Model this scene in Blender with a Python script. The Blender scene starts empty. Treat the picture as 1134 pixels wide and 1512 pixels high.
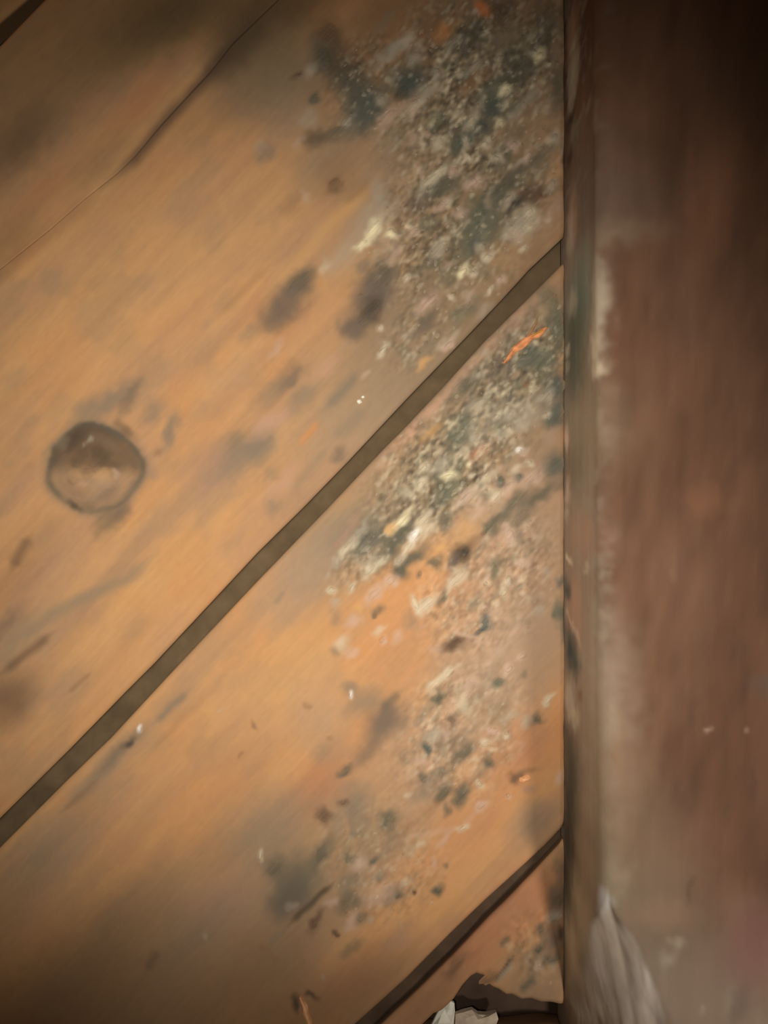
import bpy, math, random
import numpy as np
from mathutils import Vector

scene = bpy.context.scene
C = scene.collection
random.seed(7)
rng = np.random.default_rng(11)

# ------------------------------------------------------------------ camera, world, light, exposure
S = 0.265 / 1134.0            # one wall unit in metres (about a quarter of a millimetre)
D = 0.265                     # distance from lens to the boards
def wx(u): return (u - 567.0) * S     # wall units run right and down from the upper left of the boards
def wz(v): return (756.0 - v) * S

cam = bpy.data.cameras.new('camera')
cam.sensor_fit = 'HORIZONTAL'; cam.sensor_width = 36.0; cam.lens = 36.0
cam.clip_start = 0.005; cam.clip_end = 20
cam.dof.use_dof = True; cam.dof.focus_distance = 0.276; cam.dof.aperture_fstop = 9.0
cam_ob = bpy.data.objects.new('camera', cam); C.objects.link(cam_ob)
cam_ob.location = (0, -D, 0); cam_ob.rotation_euler = (math.radians(90), 0, 0)
scene.camera = cam_ob

world = bpy.data.worlds.new('dark_loft'); scene.world = world
world.use_nodes = True
bgn = world.node_tree.nodes['Background']
bgn.inputs['Color'].default_value = (0.55, 0.42, 0.30, 1); bgn.inputs['Strength'].default_value = 0.10

lamp = bpy.data.lights.new('hand_torch', 'SPOT')
lamp.energy = 4.4; lamp.color = (1.0, 0.99, 0.99)
lamp.spot_size = math.radians(80); lamp.spot_blend = 1.0; lamp.shadow_soft_size = 0.012
lamp_ob = bpy.data.objects.new('hand_torch', lamp); C.objects.link(lamp_ob)
lamp_ob.location = (-0.030, -0.285, -0.015)
aim = Vector((wx(425), 0, wz(748)))
lamp_ob.rotation_euler = (aim - lamp_ob.location).to_track_quat('-Z', 'Y').to_euler()

# unseen fill spot added low on the right to brighten the post
side = bpy.data.lights.new('low_fill', 'SPOT')
side.energy = 4.8; side.color = (1.0, 0.96, 0.95)
side.spot_size = math.radians(46); side.spot_blend = 1.0; side.shadow_soft_size = 0.03
side_ob = bpy.data.objects.new('low_fill', side); C.objects.link(side_ob)
side_ob.location = (0.20, -0.42, -0.20)
side_ob.rotation_euler = (Vector((0.136, -0.045, -0.112)) - side_ob.location).to_track_quat('-Z', 'Y').to_euler()

scene.view_settings.view_transform = 'Standard'
scene.view_settings.look = 'None'
scene.view_settings.gamma = 1.0
scene.view_settings.use_curve_mapping = False
scene.view_settings.exposure = 0.0

# ------------------------------------------------------------------ noise and paint helpers
TAB = rng.random((256, 256)).astype(np.float32)
def vnoise(x, y, seed=0):
    x = np.asarray(x, np.float32) + seed * 37.7; y = np.asarray(y, np.float32) + seed * 91.3
    xi = np.floor(x).astype(np.int64); yi = np.floor(y).astype(np.int64)
    fx = x - xi; fy = y - yi
    fx = fx * fx * (3 - 2 * fx); fy = fy * fy * (3 - 2 * fy)
    a = TAB[xi & 255, yi & 255]; b = TAB[(xi + 1) & 255, yi & 255]
    c = TAB[xi & 255, (yi + 1) & 255]; d = TAB[(xi + 1) & 255, (yi + 1) & 255]
    return a + (b - a) * fx + (c - a) * fy + (a - b - c + d) * fx * fy
def fbm(x, y, seed=0, oct=3):
    s = 0; amp = 0.5; tot = 0
    for o in range(oct):
        s = s + amp * vnoise(x * 2 ** o, y * 2 ** o, seed + o); tot += amp; amp *= 0.5
    return s / tot
def sstep(a, b, x):
    if a > b: return 1 - sstep(b, a, x)
    t = np.clip((x - a) / (b - a), 0, 1); return t * t * (3 - 2 * t)
def lin(rgb):
    c = np.array(rgb, np.float32) / 255.0
    return np.where(c <= 0.04045, c / 12.92, ((c + 0.055) / 1.055) ** 2.4) * 0.78

PAL = {k: lin(v) for k, v in dict(
    W=(203, 150, 98), P=(198, 152, 120), O=(208, 140, 82), R=(178, 118, 82), Y=(214, 162, 102),
    G=(146, 126, 98), G2=(138, 120, 96), T=(174, 143, 112), N=(150, 112, 76), K=(98, 74, 56), K2=(112, 96, 80), V=(170, 132, 104),
    D=(96, 92, 74), Dg=(104, 104, 82), DB=(86, 91, 80), DD=(58, 52, 42), E=(88, 70, 48),
    L=(212, 192, 156), Lg=(180, 163, 136), Lp=(204, 170, 142), C=(246, 226, 176), X=(255, 244, 226), F=(240, 140, 76)).items()}

class Paint:
    """A map of a surface in its own units: colour and relief, worked up stroke by stroke."""
    def __init__(self, x0, x1, y0, y1, step, base, warp=5.0):
        self.x0, self.y0, self.step = x0, y0, step
        self.xs = np.arange(x0, x1, step, dtype=np.float32); self.ys = np.arange(y0, y1, step, dtype=np.float32)
        self.X, self.Y = np.meshgrid(self.xs, self.ys)
        self.col = np.empty(self.X.shape + (3,), np.float32); self.col[:] = base
        self.h = np.zeros(self.X.shape, np.float32)
        self.wX = self.X + warp * 2 * (fbm(self.X / 16, self.Y / 16, 3, 3) - .5) * 1.6
        self.wY = self.Y + warp * 2 * (fbm(self.X / 16, self.Y / 16, 9, 3) - .5) * 1.6
    def window(self, x, y, r):
        i0 = max(0, int((x - r - self.x0) / self.step)); i1 = min(len(self.xs), int((x + r - self.x0) / self.step) + 2)
        j0 = max(0, int((y - r - self.y0) / self.step)); j1 = min(len(self.ys), int((y + r - self.y0) / self.step) + 2)
        return (slice(j0, j1), slice(i0, i1)) if i1 > i0 and j1 > j0 else None
    def dab(self, x, y, a, b, ang, key, k, hard=0.5, h=0.0):
        r = max(a, b) * 1.9 + 12
        w = self.window(x, y, r)
        if w is None: return
        dx = self.wX[w] - x; dy = self.wY[w] - y
        t = math.radians(ang); ca, sa = math.cos(t), math.sin(t)
        u = (dx * ca - dy * sa) / a; v = (dx * sa + dy * ca) / b
        q = np.sqrt(u * u + v * v)
        m = (1 - sstep(hard, 2 - hard, q)) * k
        col = PAL[key] if isinstance(key, str) else key
        self.col[w] += (col - self.col[w]) * m[..., None]
        if h: self.h[w] += h * m
    def line(self, pts, wdt, key, k, hard=0.0, h=0.0):
        pts = np.array(pts, np.float32)
        r = float(np.max(pts.max(0) - pts.min(0))) / 2 + wdt * 2 + 12
        c = (pts.max(0) + pts.min(0)) / 2
        w = self.window(c[0], c[1], r)
        if w is None: return
        X = self.X[w] * .8 + self.wX[w] * .2; Y = self.Y[w] * .8 + self.wY[w] * .2
        best = np.full(X.shape, 1e9, np.float32); par = np.zeros(X.shape, np.float32)
        total = float(np.hypot(*np.diff(pts, axis=0).T).sum()); run = 0.0
        for p, q in zip(pts[:-1], pts[1:]):
            e = q - p; L2 = float(e @ e)
            t = np.clip(((X - p[0]) * e[0] + (Y - p[1]) * e[1]) / L2, 0, 1)
            dd = np.hypot(X - p[0] - t * e[0], Y - p[1] - t * e[1]); nearer = dd < best
            best = np.where(nearer, dd, best); par = np.where(nearer, (run + t * L2 ** .5) / total, par); run += L2 ** .5
        fade = sstep(0, .22, par) * (1 - sstep(.78, 1, par))          # strokes thin out towards their ends
        m = (1 - sstep(hard, 2 - hard, best / (wdt * (.45 + .55 * fade)))) * k * (.25 + .75 * fade)
        col = PAL[key] if isinstance(key, str) else key
        self.col[w] += (col - self.col[w]) * m[..., None]
        if h: self.h[w] += h * m
    def sample(self, x, y):
        fx = np.clip((x - self.x0) / self.step, 0, len(self.xs) - 1.001); fy = np.clip((y - self.y0) / self.step, 0, len(self.ys) - 1.001)
        i = fx.astype(int); j = fy.astype(int); fx = fx - i; fy = fy - j
        def g(A):
            ax = fx[..., None] if A.ndim == 3 else fx; ay = fy[..., None] if A.ndim == 3 else fy
            return (A[j, i] * (1 - ax) + A[j, i + 1] * ax) * (1 - ay) + (A[j + 1, i] * (1 - ax) + A[j + 1, i + 1] * ax) * ay
        return g(self.col), g(self.h)

# ------------------------------------------------------------------ materials
def wood_material(name, grain_angle=0.0, rough=0.85, grain=0.10, bump=0.15, gscale=1.0):
    m = bpy.data.materials.new(name); m.use_nodes = True
    nt = m.node_tree; N = nt.nodes; Lk = nt.links
    b = N['Principled BSDF']
    b.inputs['Roughness'].default_value = rough; b.inputs['Specular IOR Level'].default_value = 0.18
    at = N.new('ShaderNodeAttribute'); at.attribute_name = 'stain'
    tc = N.new('ShaderNodeTexCoord'); mp = N.new('ShaderNodeMapping')
    rot = N.new('ShaderNodeMapping'); rot.inputs['Rotation'].default_value = (0, grain_angle, 0)   # turn the grain level first, then stretch
    mp.inputs['Scale'].default_value = (60 * gscale, 400 * gscale, 700 * gscale)
    n1 = N.new('ShaderNodeTexNoise'); n1.inputs['Scale'].default_value = 1.0; n1.inputs['Detail'].default_value = 4
    n2 = N.new('ShaderNodeTexNoise'); n2.inputs['Scale'].default_value = 1500; n2.inputs['Detail'].default_value = 3
    Lk.new(tc.outputs['Object'], rot.inputs['Vector']); Lk.new(rot.outputs['Vector'], mp.inputs['Vector']); Lk.new(mp.outputs['Vector'], n1.inputs['Vector'])
    Lk.new(tc.outputs['Object'], n2.inputs['Vector'])
    r1 = N.new('ShaderNodeMapRange'); r1.inputs['From Min'].default_value = .3; r1.inputs['From Max'].default_value = .7
    r1.inputs['To Min'].default_value = 1 - grain; r1.inputs['To Max'].default_value = 1 + grain
    Lk.new(n1.outputs['Fac'], r1.inputs['Value'])
    mul = N.new('ShaderNodeVectorMath'); mul.operation = 'SCALE'
    Lk.new(at.outputs['Color'], mul.inputs[0]); Lk.new(r1.outputs['Result'], mul.inputs['Scale'])
    Lk.new(mul.outputs['Vector'], b.inputs['Base Color'])
    add = N.new('ShaderNodeMath'); add.operation = 'ADD'
    Lk.new(n1.outputs['Fac'], add.inputs[0]); Lk.new(n2.outputs['Fac'], add.inputs[1])
    bp = N.new('ShaderNodeBump'); bp.inputs['Strength'].default_value = bump; bp.inputs['Distance'].default_value = 0.0004
    Lk.new(add.outputs['Value'], bp.inputs['Height']); Lk.new(bp.outputs['Normal'], b.inputs['Normal'])
    return m
def plain_material(name, rgb, rough=0.9, var=0.25, scale=300, bump=0.3, spec=0.15):
    m = bpy.data.materials.new(name); m.use_nodes = True
    nt = m.node_tree; N = nt.nodes; Lk = nt.links
    b = N['Principled BSDF']; b.inputs['Roughness'].default_value = rough; b.inputs['Specular IOR Level'].default_value = spec
    tc = N.new('ShaderNodeTexCoord'); n1 = N.new('ShaderNodeTexNoise'); n1.inputs['Scale'].default_value = scale; n1.inputs['Detail'].default_value = 4
    Lk.new(tc.outputs['Object'], n1.inputs['Vector'])
    r = N.new('ShaderNodeValToRGB'); c = lin(rgb)
    r.color_ramp.elements[0].position = .3; r.color_ramp.elements[1].position = .7
    r.color_ramp.elements[0].color = (*(c * (1 - var)), 1); r.color_ramp.elements[1].color = (*np.clip(c * (1 + var), 0, 1), 1)
    Lk.new(n1.outputs['Fac'], r.inputs['Fac']); Lk.new(r.outputs['Color'], b.inputs['Base Color'])
    bp = N.new('ShaderNodeBump'); bp.inputs['Strength'].default_value = bump; bp.inputs['Distance'].default_value = 0.0004
    Lk.new(n1.outputs['Fac'], bp.inputs['Height']); Lk.new(bp.outputs['Normal'], b.inputs['Normal'])
    return m
GA = math.radians(46.5)
M_BOARD = wood_material('weathered_board', GA, grain=0.035, bump=0.08)
M_MOULD = wood_material('mould_growth', GA, rough=0.95, grain=0.12, bump=0.4, gscale=2.0)
M_POST = wood_material('stained_post', math.radians(90), grain=0.03, bump=0.12, gscale=.6)
M_TONGUE = plain_material('dirty_tongue', (104, 84, 58), var=.22, scale=120)
M_DARK = plain_material('dark_backing', (86, 66, 50), var=.3, scale=90)
M_TONGUE_LOW = plain_material('grimy_tongue', (86, 66, 48), var=.22, scale=120)
M_GAP = plain_material('sooty_tongue', (56, 38, 26), var=.2, scale=90)
M_SILL = plain_material('sill_wood', (150, 112, 78), var=.2, scale=80)
M_ORANGE = plain_material('fresh_splinter', (240, 156, 100), var=.3, scale=420, rough=.6)
M_RESIN = plain_material('amber_chip', (255, 184, 124), var=.2, scale=500, rough=.35, spec=.4)
M_TAN = plain_material('tan_chip', (236, 172, 118), var=.2, scale=300, rough=.6)
M_WHITE = plain_material('white_scrap', (255, 246, 218), var=.08, scale=240)
M_BEIGE = plain_material('beige_scrap', (214, 190, 160), var=.2, scale=260)
M_FLOOR = plain_material('dusty_ground', (120, 100, 80), var=.25, scale=40)

# ------------------------------------------------------------------ mesh helpers
def make(name, verts, faces, mat, parent=None, col=None, smooth=False):
    me = bpy.data.meshes.new(name)
    me.from_pydata([tuple(v) for v in verts], [], faces); me.update()
    me.materials.append(mat)
    if col is not None: paint_attr(me, col)
    if smooth: me.shade_smooth()
    o = bpy.data.objects.new(name, me); C.objects.link(o)
    if parent: o.parent = parent
    return o
def paint_attr(me, col):
    ca = me.color_attributes.new('stain', 'FLOAT_COLOR', 'POINT')
    buf = np.ones((len(me.vertices), 4), np.float32); buf[:, :3] = col
    ca.data.foreach_set('color', buf.ravel())
def grid_mesh(name, P, mat, parent=None, col=None):
    """P: rows x cols x 3"""
    r, c = P.shape[:2]
    idx = np.arange(r * c, dtype=np.int32).reshape(r, c)
    q = np.stack([idx[:-1, :-1], idx[1:, :-1], idx[1:, 1:], idx[:-1, 1:]], -1).reshape(-1, 4)
    me = bpy.data.meshes.new(name)
    me.vertices.add(r * c); me.vertices.foreach_set('co', P.astype(np.float32).ravel())
    me.loops.add(q.size); me.loops.foreach_set('vertex_index', q.ravel())
    me.polygons.add(len(q)); me.polygons.foreach_set('loop_start', np.arange(0, q.size, 4, dtype=np.int32))
    me.update(calc_edges=True); me.validate()
    me.materials.append(mat); me.shade_smooth()
    if col is not None: paint_attr(me, col.reshape(-1, 3))
    o = bpy.data.objects.new(name, me); C.objects.link(o)
    if parent: o.parent = parent
    return o
def empty(name, loc=(0, 0, 0)):
    o = bpy.data.objects.new(name, None); C.objects.link(o); o.location = loc; o.empty_display_size = .01; return o
def tag(o, label=None, cat=None, group=None, kind=None):
    for k, v in (('label', label), ('category', cat), ('group', group), ('kind', kind)):
        if v: o[k] = v
    return o
def box(name, x0, x1, y0, y1, z0, z1, mat, parent=None):
    v = [(x, y, z) for x in (x0, x1) for y in (y0, y1) for z in (z0, z1)]
    f = [(0, 1, 3, 2), (4, 6, 7, 5), (0, 4, 5, 1), (2, 3, 7, 6), (0, 2, 6, 4), (1, 5, 7, 3)]
    return make(name, v, f, mat, parent)

# ------------------------------------------------------------------ the boards: stains, mould and relief as they lie on the wood
wall = Paint(-260, 842, -520, 2100, 2.0, PAL['W'])
X, Y = wall.X, wall.Y
A_ = X * .688 - Y * .725; C_ = X * .725 + Y * .688          # along and across the grain
# grain colour
g1 = fbm(A_ / 210, C_ / 15, 21, 3) - .5
g2 = fbm(A_ / 320, C_ / 46, 25, 2) - .5
g3 = fbm(A_ / 90, C_ / 60, 31, 3) - .5
for g, key_hi, key_lo, k in ((g2, 'Y', 'V', .5), (g3, 'O', 'V', .45), (g1, 'Y', 'N', .26)):
    hi = np.clip(g * 2.2, 0, 1) * k; lo = np.clip(-g * 2.2, 0, 1) * k
    wall.col += (PAL[key_hi] - wall.col) * hi[..., None]; wall.col += (PAL[key_lo] - wall.col) * lo[..., None]
mot = sstep(.5, .75, fbm(A_ / 70, C_ / 38, 35, 3)) * .26; wall.col += (PAL['G'] - wall.col) * mot[..., None]     # dull weathering
wall.h += g1 * 0.00006
# broad stains, and bands along the groove edges (x, y, half length, half width, angle, colour, strength)
for d in [
    (60, 150, 240, 110, 45, 'N', .5), (130, 60, 200, 60, 45, (lin((128, 100, 66))), .45), (270, 25, 90, 40, 30, (lin((96, 80, 50))), .75),
    (215, 140, 62, 20, 45, 'R', .6), (60, 285, 90, 16, 42, 'R', .4), (30, 210, 60, 30, 45, (lin((104, 80, 54))), .6), (10, 360, 70, 24, 45, 'N', .6),
    (150, 235, 60, 16, 45, 'N', .55), (395, 60, 60, 60, 30, 'N', .7), (420, 20, 90, 30, 20, (lin((120, 84, 52))), .7),
    (425, 115, 60, 45, 45, 'G', .7), (350, 130, 40, 40, 60, 'G2', .5),
    (330, 1425, 170, 60, 46, 'G2', .5), (200, 1360, 120, 40, 46, 'G', .4), (120, 1450, 150, 60, 46, (lin((120, 96, 66))), .5), (430, 1400, 90, 46, 46, 'G2', .35), (90, 1230, 120, 30, 46, 'G', .3), (330, 1240, 80, 34, 46, 'G', .3), (60, 880, 90, 40, 50, 'V', .35),
    (385, 15, 80, 46, 40, (lin((90, 74, 46))), .7), (352, 75, 34, 18, 48, (lin((84, 66, 40))), .65), (225, 20, 120, 40, 40, (lin((100, 80, 50))), .5), (440, 150, 70, 90, 45, 'G2', .45), (390, 90, 80, 50, 45, (lin((128, 104, 72))), .5), (480, 235, 60, 26, 45, 'G', .5), (330, 170, 60, 40, 45, 'N', .3), (200, 260, 120, 30, 45, 'N', .25),
    (640, 180, 190, 110, 60, 'G', .75), (700, 330, 160, 90, 55, 'G', .7), (760, 80, 110, 90, 60, 'G2', .7), (560, 60, 110, 60, 40, 'N', .8),
    (600, 480, 90, 50, 45, 'G', .55), (540, 600, 90, 40, 46, 'T', .6), (620, 540, 80, 24, 46, 'G', .6),
    (520, 600, 140, 80, 46, (lin((166, 138, 104))), .55), (610, 490, 110, 55, 46, (lin((144, 120, 90))), .5), (690, 350, 140, 60, 46, (lin((134, 111, 80))), .45), (745, 440, 100, 26, 46, (lin((140, 114, 82))), .5), (700, 560, 160, 55, 46, (lin((134, 122, 96))), .5), (540, 810, 90, 40, 46, (lin((150, 130, 100))), .5), (805, 640, 40, 160, 20, (lin((136, 118, 92))), .4),
    (770, 520, 130, 60, 55, 'G2', .75), (720, 640, 130, 80, 45, 'G', .75), (600, 740, 110, 55, 46, 'G', .8), (480, 800, 90, 38, 47, 'G', .75), (440, 850, 70, 34, 47, 'T', .6),
    (770, 760, 80, 80, 50, 'T', .8), (760, 900, 110, 80, 55, 'T', .85), (720, 1020, 120, 70, 45, 'T', .8), (640, 1120, 80, 55, 40, 'T', .55),
    (600, 1270, 110, 50, 40, 'T', .35), (530, 1230, 70, 60, 50, 'G', .5),
    (580, 900, 70, 50, 50, 'O', .4), (560, 980, 60, 40, 45, 'O', .25), (420, 1020, 90, 45, 46, 'Y', .5), (300, 1180, 120, 40, 46, 'O', .35),
    (470, 1160, 50, 30, 50, 'R', .5), (470, 1060, 40, 40, 45, 'T', .5),
    (776, 1105, 60, 34, 40, 'R', .55), (720, 1200, 80, 40, 46, 'R', .3), (650, 1260, 100, 40, 46, 'O', .4), (520, 1450, 70, 28, 40, 'R', .6),
    (430, 1300, 70, 80, 55, 'G', .6), (400, 1225, 60, 38, 45, 'G', .6), (320, 1335, 60, 34, 52, 'V', .6), (250, 1420, 110, 40, 46, 'G2', .5), (60, 1290, 100, 46, 46, 'G', .45),
    (380, 1440, 120, 50, 40, 'N', .55), (480, 1490, 120, 40, 30, 'N', .6), (100, 1430, 160, 60, 45, 'N', .45), (150, 1500, 160, 60, 30, 'N', .5), (560, 1450, 70, 40, 46, 'N', .55), (430, 1470, 60, 40, 46, 'N', .4),
    (700, 1400, 120, 36, 46, 'R', .8), (790, 1440, 60, 40, 40, 'G2', .6), (640, 1470, 60, 26, 46, 'N', .7), (800, 1330, 40, 50, 60, 'R', .5),
    (20, 860, 90, 30, 60, 'N', .4), (25, 945, 60, 16, 45, 'G', .6), (8, 925, 40, 10, 46, 'K2', .55), (10, 1030, 40, 34, 50, 'K', .65),
    (320, 694, 40, 34, 45, 'V', .6), (345, 560, 60, 20, 46, 'T', .35), (790, 1215, 34, 28, 46, 'G2', .65), (820, 1075, 10, 42, 0, 'O', .5),
    (805, 390, 40, 10, 46, 'T', .6), (640, 600, 110, 7, 46, 'P', .65), (760, 470, 60, 7, 46, 'P', .5), (770, 400, 90, 6, 46, 'N', .5)]:
    wall.dab(*d, hard=0.1)
# creeping mould: speckle where it has taken hold
zone = np.zeros(X.shape, np.float32)
for x, y, a, b, ang, k in [(700, 110, 170, 120, 55, 1), (690, 300, 170, 110, 52, .9), (560, 120, 80, 70, 45, .7), (760, 560, 130, 60, 52, 1), (670, 680, 150, 80, 45, 1),
                           (560, 800, 80, 40, 46, .7), (720, 860, 120, 90, 50, .55), (680, 1080, 110, 90, 50, .5), (560, 1270, 90, 90, 45, .4), (630, 480, 80, 40, 46, .6), (800, 1400, 50, 60, 50, .5)]:
    t = math.radians(ang); dx, dy = wall.wX - x, wall.wY - y
    u = (dx * math.cos(t) - dy * math.sin(t)) / a; v = (dx * math.sin(t) + dy * math.cos(t)) / b
    zone = np.maximum(zone, k * (1 - sstep(.45, 1.35, np.sqrt(u * u + v * v))))
ZB = lin((126, 110, 82)); z2 = sstep(.55, 1.0, zone)[..., None] * .5 * sstep(1000, 760, Y)[..., None]
wall.col += (ZB - wall.col) * z2
F_ = X * .60 - Y * .80; H_ = X * .80 + Y * .60               # the flecks lie a little steeper than the grain
dk = fbm(F_ / 34, H_ / 20, 41, 3)
m = sstep(.52, .68, dk) * zone * .55
wall.col += (PAL['Dg'] - wall.col) * m[..., None]
dk2 = fbm(F_ / 15, H_ / 8, 47, 2)
m = sstep(.58, .78, dk2) * zone * .45
wall.col += (PAL['K2'] - wall.col) * m[..., None]; wall.h += m * .00012
pl = fbm(F_ / 17, H_ / 8.5, 53, 2)
m = sstep(.57, .80, pl) * zone * .62
wall.col += (PAL['L'] - wall.col) * m[..., None]; wall.h += m * .00028
pk = vnoise(F_ / 24, H_ / 14, 59)
m = sstep(.66, .92, pk) * zone * .4
wall.col += (PAL['N'] - wall.col) * m[..., None]

fs = fbm(F_ / 7.5, H_ / 4.2, 61, 2)
wall.col *= np.clip(1 + (zone * (.35 + .9 * sstep(.35, .65, fbm(X / 60, Y / 60, 73, 2))) + .06) * (fs - .5) * 1.35, .3, 1.8)[..., None]
def speckle():
    m = sstep(.64, .86, fbm(F_ / 8.5, H_ / 5, 67, 2)) * zone * .55
    wall.col[...] += (PAL['L'] - wall.col) * m[..., None]
    m = sstep(.62, .84, fbm(F_ / 11, H_ / 6, 69, 2)) * zone * .5
    wall.col[...] += (PAL['D'] - wall.col) * m[..., None]

# lines: checks in the wood, ridges of grain, the fine seam shadows
for pts, w, key, k, h in [
    ([(380, 453), (430, 395), (479, 339), (520, 300), (560, 256)], 10, 'Y', .7, .0001), ([(300, 500), (390, 405), (400, 395)], 7, 'Y', .4, .00005),
    ([(507, 303), (530, 282), (556, 258)], 6, 'N', .5, 0), ([(320, 470), (400, 390)], 5, 'N', .35, 0),
    ([(471, 621), (455, 642), (440, 660)], 5, 'O', .7, 0), ([(530, 545), (517, 566), (496, 588), (480, 606)], 7, 'G2', .75, 0),
    ([(545, 600), (524, 620), (490, 650)], 9, 'G', .6, 0), ([(425, 735), (460, 690), (490, 655)], 5, 'G', .35, 0),
    ([(47, 790), (30, 815), (16, 842)], 7, 'K', .6, 0), ([(233, 814), (210, 836), (185, 856), (150, 872), (119, 884), (79, 905), (40, 940)], 8, 'G', .6, 0),
    ([(79, 933), (40, 965), (0, 996)], 6, 'K', .6, -.0003), ([(137, 991), (98, 1025)], 3, 'N', .55, 0), ([(260, 640), (215, 700), (170, 760)], 5, 'P', .3, 0),
    ([(280, 1018), (250, 1047), (225, 1070)], 5, 'G2', .75, -.0003), ([(225, 1070), (189, 1098), (150, 1140), (90, 1198)], 10, 'G', .65, 0),
    ([(150, 1148), (90, 1200)], 4, 'N', .55, -.0001), ([(495, 1303), (462, 1332), (425, 1368)], 4, 'E', .85, -.0006), ([(425, 1368), (395, 1396)], 4, 'G2', .5, 0),
    ([(235, 1403), (215, 1433)], 6, 'K', .4, 0), ([(592, 1021), (575, 1035), (560, 1050)], 6, 'D', .6, 0),
    ([(404, 893), (422, 872)], 3, 'G2', .5, 0), ([(532, 755), (505, 798), (485, 815)], 6, 'V', .7, 0), ([(480, 812), (520, 770)], 5, 'G2', .4, 0),
    ([(680, 745), (706, 718), (742, 686)], 5, 'L', .55, .0002), ([(613, 905), (640, 880)], 4, 'L', .4, .0001), ([(690, 1160), (720, 1130), (760, 1110)], 6, 'N', .4, 0),
    ([(580, 1240), (640, 1190), (690, 1150)], 7, 'N', .4, 0), ([(600, 1235), (680, 1222), (712, 1190)], 4, 'Lp', .25, .00005),
    ([(743, 323), (760, 303), (775, 285)], 5, 'DD', .7, -.0003), ([(759, 1409), (745, 1432), (728, 1452)], 3, 'DD', .8, -.0006), ([(792, 1442), (778, 1456), (766, 1466)], 5, 'D', .8, -.0004),
    ([(752, 1384), (738, 1398)], 4, 'D', .7, -.0003), ([(761, 1420), (745, 1437), (732, 1452)], 3, 'Lg', .6, .0002),
    ([(380, 25), (344, 66), (311, 108), (281, 140), (237, 188), (200, 233), (150, 278)], 9, 'K', .8, 0), ([(160, 270), (60, 355), (-60, 450)], 12, 'N', .4, 0),
    ([(400, 20), (350, 75), (300, 130)], 20, 'E', .5, 0), ([(480, 540), (610, 405)], 5, 'T', .3, 0), ([(640, 520), (662, 505), (682, 484)], 4, 'L', .35, .0001)]:
    wall.line(pts, w, key, k, h=h)

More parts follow.
